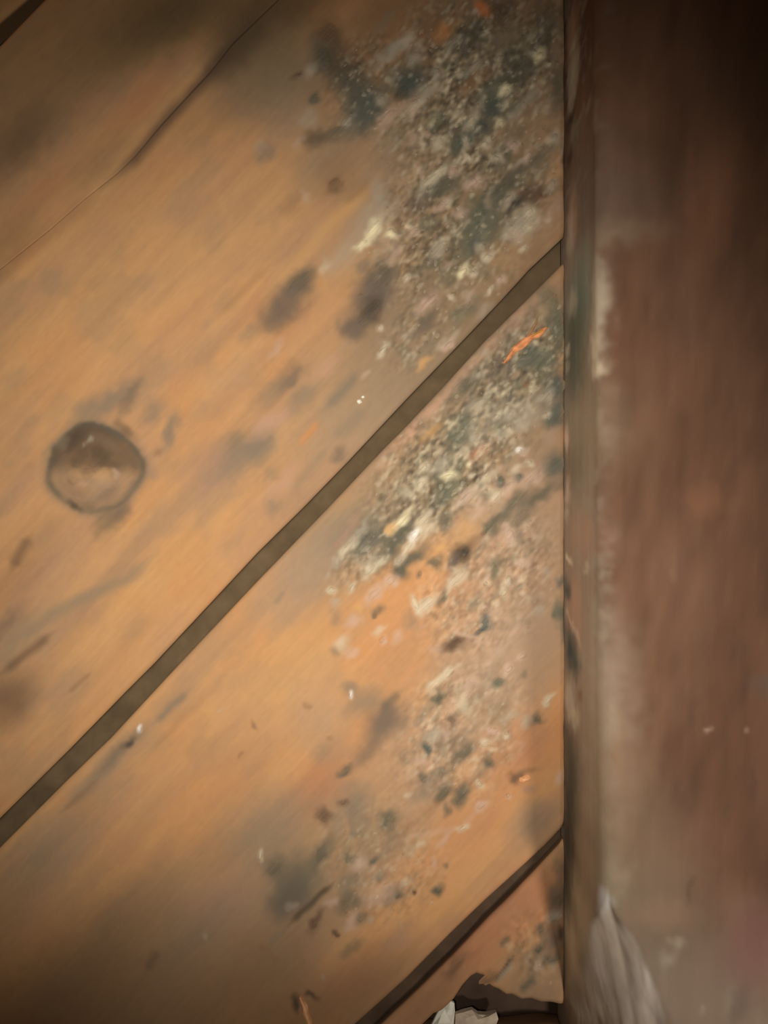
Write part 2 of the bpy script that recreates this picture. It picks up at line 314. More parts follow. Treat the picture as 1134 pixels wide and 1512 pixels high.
# dark growths and smudges, plus shade painted above the broken edge (x, y, half length, half width, angle, colour, strength): the compact ones get a raised body of their own below
SPOTS = [
    (486, 53, 24, 20, 80, 'DD', .6), (478, 88, 26, 18, 120, 'D', .8), (510, 102, 34, 26, 110, 'DD', .6), (527, 135, 34, 28, 110, 'D', .85), (540, 165, 36, 22, 60, 'DB', .8),
    (465, 205, 18, 14, 20, 'DD', .55), (500, 195, 26, 11, 20, 'D', .6), (465, 144, 9, 7, 60, 'D', .8), (441, 112, 10, 5, 20, 'K', .6), (602, 118, 26, 20, 40, 'DB', .8), (594, 135, 14, 10, 40, 'DD', .6),
    (393, 226, 14, 11, 45, 'G2', .6), (494, 271, 13, 10, 45, 'K', .8), (494, 262, 34, 24, 45, 'N', .5), (430, 300, 16, 12, 45, 'N', .3),
    (443, 417, 26, 14, 50, 'D', .85), (424, 448, 42, 25, 50, 'K2', .8), (405, 470, 26, 18, 40, 'K2', .6), (566, 407, 26, 18, 60, 'D', .8), (549, 440, 40, 26, 55, 'K2', .9), (545, 462, 28, 15, 52, 'DD', .6), (520, 485, 18, 15, 45, 'K2', .8),
    (537, 392, 9, 7, 45, 'G2', .7), (613, 299, 30, 16, 40, 'K2', .6), (370, 490, 18, 8, 45, 'G2', .4),
    (429, 557, 24, 13, 45, 'K2', .65), (443, 593, 32, 13, 45, 'G2', .6), (400, 580, 30, 14, 45, 'G2', .5), (500, 673, 13, 8, 40, 'K2', .6), (384, 665, 24, 18, 45, 'G2', .7), (362, 672, 46, 20, 40, 'G2', .7), (350, 650, 20, 10, 45, 'Dg', .35), (405, 749, 13, 13, 45, 'G2', .55), (345, 800, 24, 9, 46, 'G2', .25), (398, 700, 14, 8, 45, 'G2', .4),
    (165, 590, 44, 13, 35, 'G2', .75), (192, 588, 30, 8, 60, 'D', .5), (128, 600, 16, 12, 45, 'G2', .5), (227, 608, 19, 14, 45, 'G2', .6), (252, 635, 26, 9, 72, 'G2', .8), (234, 668, 9, 6, 45, 'N', .6), (227, 699, 8, 8, 0, 'V', .6),
    (189, 1097, 9, 6, 45, 'DD', .95), (175, 1112, 40, 9, 47, 'K2', .45), (377, 1073, 6, 4, 130, 'N', .8), (352, 1113, 4, 3, 45, 'N', .6),
    (570, 1063, 30, 24, 45, 'K2', .85), (545, 1106, 30, 13, 45, 'K2', .65), (510, 1138, 13, 6, 45, 'D', .8), (537, 1036, 30, 16, 30, 'G2', .7), (516, 1018, 13, 10, 0, 'G2', .7),
    (526, 1182, 24, 22, 45, 'G2', .6), (507, 1184, 6, 6, 0, 'K', .6), (477, 1206, 10, 12, 45, 'K', .75), (575, 1212, 16, 11, 45, 'D', .75), (526, 1233, 8, 6, 45, 'K2', .7), (528, 1212, 13, 20, 20, 'G2', .5), (454, 1040, 5, 4, 0, 'N', .5), (473, 1112, 14, 14, 45, 'G2', .4), (488, 1091, 5, 4, 0, 'N', .5), (498, 1215, 8, 12, 20, 'G2', .4),
    (435, 1305, 40, 30, 60, 'D', .75), (425, 1330, 30, 20, 50, 'K2', .7), (475, 1258, 26, 10, 60, 'D', .75), (405, 1280, 18, 14, 45, 'D', .6), (550, 1269, 7, 6, 45, 'D', .85), (515, 1268, 10, 6, 50, 'D', .6), (564, 1292, 11, 7, 45, 'G2', .6), (583, 1318, 18, 12, 45, 'G2', .7), (587, 1323, 6, 4, 60, 'D', .7), (612, 1315, 5, 3, 60, 'K', .8),
    (515, 1333, 20, 14, 30, 'D', .65), (517, 1305, 20, 12, 45, 'G2', .7), (465, 1362, 17, 6, 65, 'K', .75), (498, 1380, 5, 6, 45, 'K', .8), (520, 1400, 20, 8, 40, 'D', .5), (532, 1357, 6, 7, 120, 'D', .6), (587, 1385, 26, 12, 45, 'V', .5), (436, 1478, 7, 11, 0, 'DD', .75), (458, 1470, 9, 5, 150, 'DD', .7), (388, 1400, 8, 6, 0, 'N', .6), (404, 1415, 7, 5, 0, 'N', .6),
    (655, 274, 28, 11, 30, 'D', .75), (737, 285, 30, 12, 45, 'D', .8), (710, 335, 42, 24, 50, 'Dg', .8), (790, 288, 34, 14, 20, 'K', .85), (760, 303, 13, 6, 45, 'DD', .8), (633, 389, 16, 10, 30, 'D', .6), (626, 481, 24, 7, 46, 'K2', .7), (684, 459, 24, 12, 40, 'Dg', .65), (700, 360, 14, 9, 40, 'DB', .5),
    (684, 570, 24, 11, 40, 'D', .6), (820, 570, 20, 17, 45, 'DB', .9), (818, 610, 22, 17, 60, 'DB', .9), (820, 687, 21, 17, 45, 'DB', .85), (675, 648, 18, 16, 45, 'Dg', .85), (690, 622, 14, 10, 45, 'Dg', .7), (706, 667, 16, 8, 35, 'R', .6), (776, 566, 7, 5, 0, 'N', .8), (800, 535, 24, 18, 60, 'Dg', .8), (775, 530, 24, 12, 40, 'DB', .6), (735, 548, 22, 16, 30, 'K2', .4), (822, 480, 14, 28, 0, 'Dg', .8), (812, 440, 14, 20, 30, 'Dg', .6),
    (662, 723, 24, 14, 40, 'Dg', .85), (677, 694, 16, 8, 45, 'Dg', .7), (766, 704, 6, 6, 0, 'DB', .85), (739, 709, 9, 7, 45, 'DB', .8), (719, 729, 9, 7, 45, 'G2', .7), (798, 731, 34, 9, 30, 'D', .8), (761, 740, 30, 9, 40, 'D', .7), (648, 745, 14, 10, 45, 'D', .5),
    (581, 803, 36, 12, 58, 'D', .9), (590, 840, 11, 11, 0, 'D', .9), (608, 824, 26, 8, 35, 'D', .9), (541, 797, 28, 20, 45, 'DB', .6), (550, 830, 18, 14, 45, 'G2', .6), (602, 777, 22, 9, 55, 'D', .7), (558, 902, 9, 8, 45, 'D', .65), (553, 910, 5, 5, 0, 'D', .6), (494, 909, 7, 14, 0, 'G2', .45), (496, 964, 6, 6, 0, 'G2', .6), (606, 917, 7, 12, 10, 'G2', .5),
    (642, 831, 8, 11, 120, 'D', .8), (660, 772, 14, 9, 50, 'D', .8), (620, 847, 5, 5, 0, 'D', .7), (682, 817, 22, 12, 52, 'DD', .95), (671, 828, 10, 7, 50, 'K2', .7), (653, 880, 10, 6, 60, 'D', .75), (728, 836, 6, 10, 0, 'Dg', .75), (727, 850, 6, 10, 0, 'Dg', .5), (765, 790, 6, 11, 150, 'G2', .8), (732, 772, 26, 10, 52, 'D', .8), (715, 785, 10, 5, 55, 'D', .8), (768, 763, 24, 10, 40, 'D', .6), (700, 800, 14, 7, 45, 'N', .6),
    (717, 920, 8, 11, 170, 'DB', .95), (709, 933, 13, 5, 20, 'DB', .95), (671, 951, 19, 9, 22, 'K', .95), (701, 889, 10, 5, 20, 'G2', .7), (759, 860, 6, 5, 0, 'G2', .6), (824, 902, 6, 15, 0, 'Dg', .9), (829, 930, 5, 16, 0, 'Dg', .6), (827, 860, 5, 8, 0, 'DB', .7), (772, 995, 10, 4, 45, 'D', .5),
    (646, 1031, 11, 7, 30, 'D', .92), (633, 1049, 16, 9, 50, 'G2', .6), (736, 1006, 11, 8, 0, 'Dg', .92), (792, 1060, 10, 7, 10, 'D', .85), (629, 1104, 6, 7, 0, 'DB', .95), (652, 1099, 5, 4, 0, 'G2', .7), (686, 1110, 15, 10, 40, 'D', .8), (722, 1123, 8, 8, 0, 'D', .85), (626, 1150, 9, 7, 0, 'D', .8), (651, 1143, 5, 8, 0, 'D', .75), (655, 1172, 17, 8, 60, 'DD', .7), (656, 1172, 15, 7, 60, 'Dg', .5), (682, 1170, 12, 10, 40, 'D', .92), (677, 1182, 7, 10, 20, 'D', .7), (663, 1196, 6, 9, 0, 'D', .65), (633, 1163, 26, 15, 30, 'G2', .6), (668, 1064, 5, 5, 0, 'K', .6), (715, 1050, 9, 5, 45, 'N', .6),
    (763, 1145, 12, 9, 20, 'K', .8), (781, 1137, 16, 5, 0, 'N', .7), (783, 1162, 9, 6, 0, 'V', .7), (647, 1314, 7, 7, 0, 'D', .92), (660, 1281, 5, 4, 0, 'K2', .7), (611, 1315, 4, 3, 45, 'K', .7), (570, 1205, 10, 7, 45, 'D', .4),
    (673, 1426, 24, 9, 50, 'K', .6), (798, 1371, 7, 8, 0, 'D', .8), (816, 1389, 18, 20, 0, 'K2', .8), (796, 1402, 8, 9, 0, 'D', .85), (816, 1415, 14, 6, 0, 'D', .8), (822, 1330, 10, 22, 10, 'D', .8), (826, 1290, 6, 30, 0, 'D', .6), (720, 1446, 16, 8, 30, 'K', .7), (828, 1376, 5, 7, 0, 'DD', .7),  # the dab just above the broken edge paints the shadow there
    (675, 210, 16, 12, 50, 'Dg', .8), (690, 200, 12, 26, 150, 'DB', .7), (729, 157, 20, 13, 60, 'DB', .95), (712, 190, 13, 14, 45, 'DB', .8), (740, 130, 30, 16, 40, 'Dg', .75), (770, 100, 34, 22, 30, 'D', .7), (700, 120, 24, 9, 35, 'N', .8), (690, 60, 26, 18, 60, 'D', .8), (640, 40, 26, 16, 45, 'N', .7), (820, 130, 12, 34, 0, 'D', .8), (810, 40, 22, 40, 0, 'D', .6), (610, 125, 18, 14, 45, 'DB', .7), (668, 195, 6, 12, 0, 'K2', .8), (836, 175, 6, 10, 0, 'DD', .7), (800, 230, 28, 10, 40, 'Dg', .6), (770, 250, 24, 10, 35, 'K2', .6), (835, 235, 6, 10, 0, 'DD', .8), (735, 20, 20, 22, 0, 'K', .7), (560, 20, 40, 18, 30, 'N', .6)]
for d in SPOTS: wall.dab(*d, hard=0.25, h=0.00018 if d[5] in ('D', 'DB', 'Dg', 'DD') and max(d[2:4]) < 30 else 0)
# pale crust and flakes
FLAKES = [
    (515, 180, 13, 7, 50, 'Lg', .7), (458, 104, 14, 10, 45, 'Lg', .6), (583, 72, 38, 9, 44, 'Lg', .9), (600, 55, 12, 7, 40, 'L', .6), (613, 85, 14, 11, 40, 'Lg', .8), (564, 148, 10, 8, 60, 'Lg', .7), (575, 171, 20, 9, 45, 'Lp', .7), (608, 157, 20, 12, 50, 'Lp', .7), (455, 175, 16, 14, 45, 'Lg', .45), (385, 215, 10, 8, 45, 'Lg', .3), (442, 212, 10, 6, 45, 'Lp', .4),
    (560, 286, 14, 26, 20, 'Lg', .45), (553, 318, 30, 24, 48, 'Lg', .5), (530, 345, 30, 20, 30, 'Lg', .4), (507, 381, 34, 18, 45, 'Lg', .5), (575, 360, 24, 20, 45, 'Lg', .35), (551, 340, 21, 9, 62, 'C', 1), (534, 362, 14, 7, 40, 'C', .95), (577, 343, 9, 8, 0, 'C', .95), (481, 394, 11, 7, 50, 'L', .5), (560, 485, 6, 5, 60, 'L', .9), (600, 413, 9, 5, 50, 'L', .7), (585, 377, 15, 7, 60, 'Lp', .6), (452, 292, 10, 8, 0, 'Lp', .4),
    (566, 518, 15, 5, 46, 'L', .85), (541, 553, 7, 4, 40, 'Lp', .5), (400, 627, 34, 12, 35, 'P', .7), (416, 711, 36, 10, 48, 'P', .6), (410, 515, 16, 6, 50, 'Lp', .4), (480, 545, 26, 12, 45, 'P', .5),
    (207, 1078, 3, 6, 160, 'X', .9), (517, 1027, 3.5, 5, 0, 'X', .9), (384, 1263, 4, 10, 0, 'L', .85), (478, 1443, 5, 5, 0, 'Lg', .5), (517, 1364, 13, 11, 40, 'Lp', .6), (556, 1322, 28, 15, 30, 'Lp', .5), (530, 1275, 14, 10, 30, 'Lp', .6), (544, 1361, 6, 5, 0, 'Lg', .5), (490, 1335, 8, 5, 40, 'Lp', .5), (432, 1338, 8, 6, 0, 'Lg', .4), (600, 1300, 10, 4, 50, 'L', .35), (301, 1382, 4, 4, 0, 'Lg', .6), (325, 1048, 5, 3, 30, 'Lp', .5),
    (640, 263, 27, 6, 38, 'L', .85), (699, 272, 14, 11, 30, 'Lp', .95), (673, 254, 10, 8, 40, 'Lp', .6), (772, 332, 28, 22, 48, 'Lg', .85), (781, 314, 10, 7, 40, 'L', .7), (783, 336, 9, 5, 30, 'L', .8), (774, 369, 8, 5, 50, 'L', .95), (762, 345, 10, 9, 30, 'Lp', .6), (790, 325, 7, 5, 50, 'L', .5), (752, 294, 14, 7, 45, 'Lg', .8), (814, 272, 12, 8, 60, 'Lg', .7), (807, 325, 5, 4, 0, 'L', .6), (818, 305, 22, 11, 60, 'V', .6),
    (651, 303, 14, 6, 40, 'Lp', .7), (679, 316, 11, 11, 0, 'Lp', .65), (610, 343, 10, 7, 50, 'Lp', .7), (648, 367, 19, 9, 58, 'Lg', .85), (656, 355, 7, 5, 50, 'L', .6), (684, 403, 11, 6, 55, 'C', .95), (697, 403, 6, 5, 40, 'L', .8), (719, 382, 10, 8, 30, 'L', .85), (712, 364, 8, 8, 30, 'Lg', .7), (722, 427, 9, 4, 48, 'L', .95), (737, 412, 7, 5, 50, 'Lp', .8), (669, 435, 6, 5, 20, 'L', .85), (633, 448, 22, 9, 48, 'Lp', .75), (603, 410, 8, 5, 50, 'L', .5), (690, 440, 13, 6, 45, 'Lp', .55), (662, 390, 8, 6, 40, 'Lp', .5), (715, 460, 18, 7, 46, 'Lg', .5),
    (662, 509, 11, 5, 40, 'Lp', .85), (629, 537, 15, 5, 40, 'Y', .8), (708, 557, 6, 5, 0, 'Lg', .6), (719, 521, 7, 5, 0, 'Lg', .6), (706, 596, 17, 8, 30, 'Lg', .7), (720, 606, 8, 4, 50, 'L', .6), (733, 616, 7, 5, 40, 'L', .95), (754, 612, 8, 6, 60, 'Lg', .8), (752, 632, 7, 5, 60, 'L', .85), (701, 645, 10, 7, 40, 'Lg', .85), (717, 625, 46, 24, 40, 'Lg', .35), (781, 610, 30, 22, 45, 'Lg', .45), (781, 602, 8, 5, 60, 'L', .5), (805, 584, 14, 6, 50, 'Lg', .8), (804, 613, 7, 5, 50, 'L', .7), (744, 640, 10, 5, 40, 'Lg', .6), (770, 628, 14, 8, 40, 'Lg', .5),
    (626, 692, 11, 7, 60, 'L', .9), (622, 716, 9, 7, 40, 'L', .95), (664, 704, 14, 6, 5, 'C', .8), (602, 728, 9, 8, 0, 'L', .6), (695, 685, 6, 4, 60, 'C', .8), (701, 700, 6, 4, 30, 'L', .8), (732, 731, 14, 9, 40, 'L', .9), (767, 665, 5, 4, 0, 'X', .85), (781, 683, 6, 5, 0, 'L', .8), (777, 668, 7, 4, 40, 'Lp', .6), (765, 692, 8, 5, 40, 'L', .6), (787, 703, 20, 11, 45, 'Lp', .7), (814, 643, 18, 9, 48, 'T', .8), (650, 665, 8, 5, 50, 'L', .5), (636, 640, 20, 6, 46, 'Y', .6), (648, 690, 20, 10, 50, 'Lg', .6), (752, 718, 16, 7, 40, 'Lp', .7), (690, 735, 20, 7, 46, 'Lp', .8),
    (592, 768, 22, 6, 46, 'C', .8), (580, 779, 9, 6, 40, 'Y', .9), (600, 811, 18, 6, 52, 'L', .95), (590, 826, 9, 5, 40, 'Lg', .8), (615, 790, 14, 6, 50, 'L', .9), (513, 809, 20, 6, 55, 'L', .75), (498, 830, 9, 6, 60, 'Lg', .7), (534, 782, 14, 5, 46, 'Lg', .6), (562, 828, 11, 7, 40, 'L', .8), (546, 842, 15, 5, 46, 'L', .9), (490, 871, 7, 6, 0, 'L', .85), (520, 868, 10, 4, 55, 'L', .8), (496, 887, 7, 6, 0, 'Lg', .6), (507, 951, 12, 9, 40, 'L', .65), (522, 963, 9, 8, 40, 'Lp', .6), (560, 931, 11, 5, 30, 'L', .6), (564, 945, 8, 5, 50, 'Lp', .7), (613, 888, 8, 12, 10, 'L', .7), (553, 877, 16, 8, 45, 'Lp', .7), (577, 857, 13, 6, 45, 'Lp', .8), (520, 920, 14, 8, 40, 'Lp', .6), (588, 940, 14, 5, 45, 'Lp', .5), (530, 898, 9, 6, 45, 'Y', .6), (485, 850, 8, 5, 45, 'Lg', .5),
    (624, 768, 18, 7, 48, 'L', .9), (612, 790, 10, 6, 45, 'X', .8), (628, 784, 14, 8, 48, 'L', .7), (651, 809, 10, 6, 40, 'Y', .85), (673, 854, 22, 9, 42, 'L', .75), (629, 890, 20, 8, 45, 'L', .85), (615, 893, 6, 10, 20, 'L', .8), (754, 790, 8, 15, 20, 'Lp', .8), (790, 792, 6, 8, 0, 'Lp', .6), (752, 858, 6, 11, 15, 'L', .8), (744, 875, 8, 5, 45, 'L', .85), (772, 829, 10, 7, 45, 'Lp', .6), (717, 862, 5, 5, 0, 'L', .7), (690, 780, 28, 14, 45, 'Y', .5), (705, 758, 16, 8, 45, 'Lp', .6), (805, 840, 9, 6, 0, 'Lg', .5), (798, 902, 11, 7, 45, 'Lg', .6), (772, 968, 9, 6, 45, 'Lp', .7), (664, 993, 13, 6, 48, 'L', .85), (752, 988, 10, 5, 45, 'Lp', .7), (719, 981, 6, 5, 0, 'Lp', .6), (717, 900, 5, 4, 0, 'Lp', .8), (690, 938, 26, 5, 150, 'Lp', .5), (645, 960, 9, 7, 0, 'Lp', .4), (760, 930, 20, 5, 50, 'Lp', .4), (740, 960, 20, 6, 45, 'Lp', .3), (730, 905, 24, 5, 50, 'Lp', .3),
    (646, 1010, 18, 8, 35, 'L', .85), (692, 1018, 22, 8, 50, 'Lp', .7), (685, 1043, 12, 7, 130, 'L', .6), (809, 1034, 11, 5, 48, 'L', .85), (802, 1041, 5, 4, 0, 'L', .6), (776, 1064, 9, 7, 0, 'Lg', .6), (716, 1099, 8, 6, 30, 'L', .8), (729, 1078, 9, 6, 0, 'Lp', .75), (748, 1082, 6, 5, 0, 'L', .75), (728, 1110, 6, 5, 0, 'L', .6), (708, 1157, 6, 6, 0, 'L', .7), (750, 1174, 5, 5, 0, 'Lp', .7), (710, 1190, 10, 5, 40, 'Lp', .8), (682, 1223, 10, 4, 30, 'L', .7), (825, 1146, 5, 9, 0, 'Lp', .6), (640, 1083, 14, 9, 20, 'Lg', .6), (660, 1088, 8, 7, 0, 'Lp', .6), (752, 1060, 16, 6, 20, 'Lg', .5), (655, 1240, 18, 5, 40, 'Lp', .5), (618, 1245, 8, 5, 40, 'L', .5), (620, 1120, 12, 10, 0, 'Lp', .4), (600, 1175, 5, 4, 0, 'L', .5), (640, 1275, 4, 9, 10, 'Lp', .5),
    (820, 1354, 13, 11, 30, 'Lg', .95), (798, 1424, 6, 7, 0, 'Lp', .7), (815, 1425, 7, 5, 0, 'Lg', .5), (800, 1408, 6, 4, 0, 'V', .5),
    (706, 120, 6, 4, 30, 'L', .6), (745, 137, 10, 6, 38, 'C', .95), (797, 82, 9, 7, 45, 'C', .9), (788, 78, 9, 8, 0, 'Lg', .7), (812, 95, 7, 5, 150, 'L', .7), (737, 86, 8, 4, 50, 'L', .7), (698, 100, 18, 8, 42, 'Lg', .7), (668, 67, 18, 7, 45, 'Lg', .7), (645, 108, 9, 12, 20, 'Lg', .8), (630, 135, 22, 7, 46, 'Lg', .85), (612, 158, 16, 8, 45, 'L', .6), (695, 180, 14, 8, 55, 'L', .8), (672, 168, 8, 6, 50, 'L', .6), (706, 160, 22, 7, 60, 'Lg', .6), (738, 184, 9, 6, 40, 'C', .7), (760, 165, 7, 16, 150, 'Lg', .5), (780, 150, 24, 6, 52, 'Lg', .6), (818, 203, 10, 6, 50, 'Lg', .8), (808, 206, 5, 4, 0, 'L', .6), (648, 213, 13, 10, 45, 'L', .85), (684, 208, 5, 10, 20, 'L', .7), (692, 230, 5, 9, 20, 'L', .9), (715, 214, 9, 7, 45, 'L', .8), (732, 236, 9, 7, 45, 'L', .75), (758, 215, 10, 8, 30, 'Lp', .75), (780, 230, 12, 6, 45, 'Lp', .8), (770, 240, 16, 5, 45, 'Lg', .6), (640, 258, 8, 5, 40, 'L', .6), (648, 250, 14, 6, 42, 'L', .7), (672, 252, 9, 6, 30, 'Lp', .7), (630, 200, 6, 4, 0, 'Lp', .5), (745, 55, 30, 22, 30, 'G', .8), (610, 205, 12, 8, 45, 'Lp', .5), (830, 215, 4, 8, 0, 'Lg', .6), (570, 28, 26, 7, 40, 'G', .6), (720, 205, 5, 4, 0, 'L', .6), (660, 300, 5, 4, 0, 'L', .6), (720, 300, 6, 8, 0, 'Lp', .3),
    (710, 12, 10, 13, 10, 'F', .75), (655, 47, 18, 11, 40, 'O', .75)]
speckle()
for d in FLAKES: wall.dab(d[0], d[1], d[2] * .88, d[3] * .88, d[4], d[5], d[6], hard=0.15, h=0.00025 if d[5] in ('L', 'C', 'X') else 0.0001)
# knot
KX, KY, KRX, KRY = 139, 691, 72, 66
dx = wall.wX * .4 + X * .6 - KX; dy = wall.wY * .4 + Y * .6 - KY
kth = np.arctan2(dy / KRY, dx / KRX)
kq = np.sqrt((dx / KRX) ** 2 + (dy / KRY) ** 2) / (1 + .035 * np.cos(4 * kth + .8) + .03 * np.sin(3 * kth + 1) + .02 * np.cos(7 * kth))
def mix(key, m): wall.col[...] += (PAL[key] - wall.col) * m[..., None]
mix('G2', (1 - sstep(1.0, 1.22, kq)) * .35)
inside = 1 - sstep(.93, 1.03, kq)
mix('T', inside * .4); mix('N', inside * .45)
kg = fbm(kq * 4.5, kth * 1.2, 79, 3); mix('E', inside * sstep(.5, .75, kg) * .35); mix('Y', inside * sstep(.5, .25, kg) * .2)
mix('E', inside * (1 - sstep(-10, 14, dy + dx * -.06)) * .62)
mix('K', inside * (1 - sstep(-46, 0, dy + dx * .5)) * .4)
rim = np.exp(-((kq - .95) / .085) ** 2) * (.65 + .35 * sstep(.3, .7, fbm(X / 26, Y / 26, 71, 2)))
mix('D', rim * .72); wall.h -= rim * .00012
mix('G2', np.exp(-((kq - .70) / .10) ** 2) * .22 * sstep(.35, .65, fbm(X / 22, Y / 22, 77, 2)))
for d in [(163, 768, 26, 15, 35, 'D', .6), (180, 752, 16, 9, 50, 'K2', .6), (113, 646, 20, 11, 40, 'DD', .4), (145, 672, 9, 12, 30, 'DD', .45), (185, 635, 18, 7, 150, 'DD', .5), (112, 748, 12, 5, 150, 'DD', .6), (92, 652, 10, 8, 45, 'G', .35), (134, 648, 3, 6, 150, 'Lg', .6), (125, 658, 3, 3, 0, 'Lg', .4), (172, 699, 5, 4, 0, 'Lp', .5), (150, 703, 16, 8, 10, 'Y', .5), (122, 716, 8, 5, 0, 'P', .5), (150, 718, 26, 16, 20, 'T', .35), (118, 728, 30, 5, 160, 'N', .3)]:
    wall.dab(*d, hard=.2)

# ------------------------------------------------------------------ board edges: x -> y along each joint
def edge(pts, lo=None, hi=None):
    p = np.array(pts, float); return p[:, 0], p[:, 1]
def ev(e, x):
    xs, ys = e
    y = np.interp(x, xs, ys)
    s0 = (ys[1] - ys[0]) / (xs[1] - xs[0]) if abs(xs[1] - xs[0]) > 1 else -1; s1 = (ys[-1] - ys[-2]) / (xs[-1] - xs[-2])
    y = np.where(x < xs[0], ys[0] + (x - xs[0]) * s0, y); return np.where(x > xs[-1], ys[-1] + (x - xs[-1]) * s1, y)
E_A_up = edge([(-260, 1478), (0, 1208), (100, 1109), (180, 1027), (227, 980), (380, 816), (447, 750), (515, 680), (600, 589), (686, 500), (741, 442), (783, 396), (842, 340)])
E_A_lo = edge([(-260, 1520), (0, 1251), (100, 1151), (163, 1090), (265, 980), (380, 858), (482, 752), (566, 663), (600, 629), (657, 568), (715, 504), (776, 444), (842, 378)])
E_B_up = edge([(-260, 2300), (400, 1636), (527, 1512), (567, 1476), (600, 1446), (666, 1379), (715, 1332), (759, 1292), (805, 1250), (842, 1212)])
E_B_lo = edge([(-260, 2330), (430, 1640), (567, 1512), (629, 1453), (688, 1393), (723, 1356), (759, 1321), (798, 1279), (842, 1232)])
E_D_up = edge([(-260, 634), (0, 398), (75, 338), (125, 294), (174, 255), (200, 229), (237, 184), (281, 136), (311, 104), (344, 62), (430, -20), (842, -400)])
E_D_lo = edge([(-260, 634.05), (0, 398.05), (75, 338.05), (125, 294.05), (174, 255.6), (200, 231), (237, 187), (281, 139), (311, 107), (344, 65), (430, -18), (842, -397)])
E_C_up = edge([(-260, 266), (0, 28), (35, -2), (842, -720)])
E_C_lo = edge([(-260, 300), (0, 64), (62, 0), (842, -695)])
E_TOP = edge([(-260, -90), (842, -1080)])
E_BROKEN = edge([(-260, 2398), (560, 1572), (626, 1512), (640, 1499), (652, 1494), (670, 1477), (683, 1457), (695, 1444), (704, 1439), (713, 1442), (720, 1453), (729, 1459), (737, 1462), (748, 1470), (757, 1470), (771, 1477), (786, 1476), (800, 1481), (816, 1481), (842, 1487)])

wall_back = empty('wall_back'); tag(wall_back, 'wall of wide diagonal weathered boards spotted with grey green mould', None, None, 'structure')
BOARD_T = 0.012
LEFT = -260
def plank(up, lo, step, end_wave, label, wear=0.0, ease=(1, 1)):
    xs = np.concatenate([np.arange(LEFT, -6, 8), np.arange(0, 826, step), np.array([826, 829, 831.5, 833.2])])
    yu, yl = ev(up, xs), ev(lo, xs)
    if wear:
        yu = yu + wear * 2 * (fbm(xs / 30, xs * 0 + 3, 5, 3) - .5); yl = yl + wear * 2 * (fbm(xs / 26, xs * 0 + 9, 6, 3) - .5)
    n = max(8, int(np.median(yl - yu) / step))
    t = np.linspace(0, 1, n)
    GX = np.repeat(xs[None], n, 0); GY = yu[None] + (yl - yu)[None] * t[:, None]
    # the sawn ends beside the post are a little ragged
    endw = sstep(805, 833, GX); GX = GX + endw * end_wave * (fbm(GY / 40, GY * 0, 66, 3) - .5) * 2
    col, h = wall.sample(GX, GY)
    # eased long edges
    drop = (ease[0] * np.clip(1 - (GY - yu[None]) * .69 / 7.0, 0, 1) ** 2 + ease[1] * np.clip(1 - (yl[None] - GY) * .69 / 7.0, 0, 1) ** 2) * 0.0009
    dr = np.clip(1 - (832 - GX) / 5.0, 0, 1) ** 2 * 0.0006
    Yd = -h + drop + dr
    front = np.stack([wx(GX), Yd, wz(GY)], -1)
    # returns round the edge to the back of the board
    def ret(row): 
        r = row.copy(); r[..., 1] = BOARD_T; return r
    def lip(row):
        r = row.copy(); r[..., 1] += .0012; return r
    grime = lin((70, 52, 36))                      # old dirt on the edges down inside the joints
    P = np.concatenate([ret(front[:1]), lip(front[:1]), front, lip(front[-1:]), ret(front[-1:])], 0)
    e0, e1 = col[:1] * .25 + grime * .75, col[-1:] * .25 + grime * .75
    Cc = np.concatenate([e0, e0, col, e1, e1], 0)
    l, r = ret(P[:, :1]), ret(P[:, -1:])
    P = np.concatenate([l, P, r], 1); Cc = np.concatenate([Cc[:, :1], Cc, Cc[:, -1:] * .7], 1)
    o = grid_mesh('plank', P, M_BOARD, wall_back, Cc)
    o['label'] = label
    return o
p1 = plank(E_TOP, E_C_up, 6, 2, 'dark board cut off by the upper left corner')
p2 = plank(E_C_lo, E_D_up, 3.5, 2, 'dim brown board between the corner groove and the thin seam', ease=(1, 0))
p3 = plank(E_D_lo, E_A_up, 2.2, 1.0, 'wide board with the round knot and the thickest mould', ease=(0, 1))
p4 = plank(E_A_lo, E_B_up, 2.2, 1.0, 'wide board between the two dark grooves with scattered black mould dots')
p5 = plank(E_B_lo, E_BROKEN, 2.2, 1.0, 'short reddish board with a broken splintered lower edge', wear=1.2)

def strip(name, e0, e1, depth, mat, parent, over=10):
    xs = np.concatenate([np.arange(LEFT, 832, 12), [831]])
    a = ev(e0, xs) - over; b = ev(e1, xs) + over
    t = np.linspace(0, 1, 7)
    GX = np.repeat(xs[None], 7, 0); GY = a[None] + (b - a)[None] * t[:, None]
    dd = depth + 0.0009 * (fbm(GX / 40, GY / 14, 13, 3) - .5)
    P = np.stack([wx(GX), dd, wz(GY)], -1)
    back = P.copy(); back[..., 1] = depth + .003
    P = np.concatenate([back[:1], P, back[-1:]], 0)
    return grid_mesh(name, P, mat, parent)
# the tongue of each lower board seen in the groove above it
strip('tongue', E_A_up, E_A_lo, 0.0040, M_TONGUE, p4, over=0.3)['label'] = 'dirty brown tongue at the bottom of the long groove'
strip('tongue', E_B_up, E_B_lo, 0.0036, M_TONGUE_LOW, p5, over=0.3)['label'] = 'dirty brown tongue at the bottom of the lower groove'
strip('tongue', E_C_up, E_C_lo, 0.0085, M_GAP, p2, over=0.3)
strip('tongue', E_D_up, E_D_lo, 0.0040, M_TONGUE, p3, over=0.3)

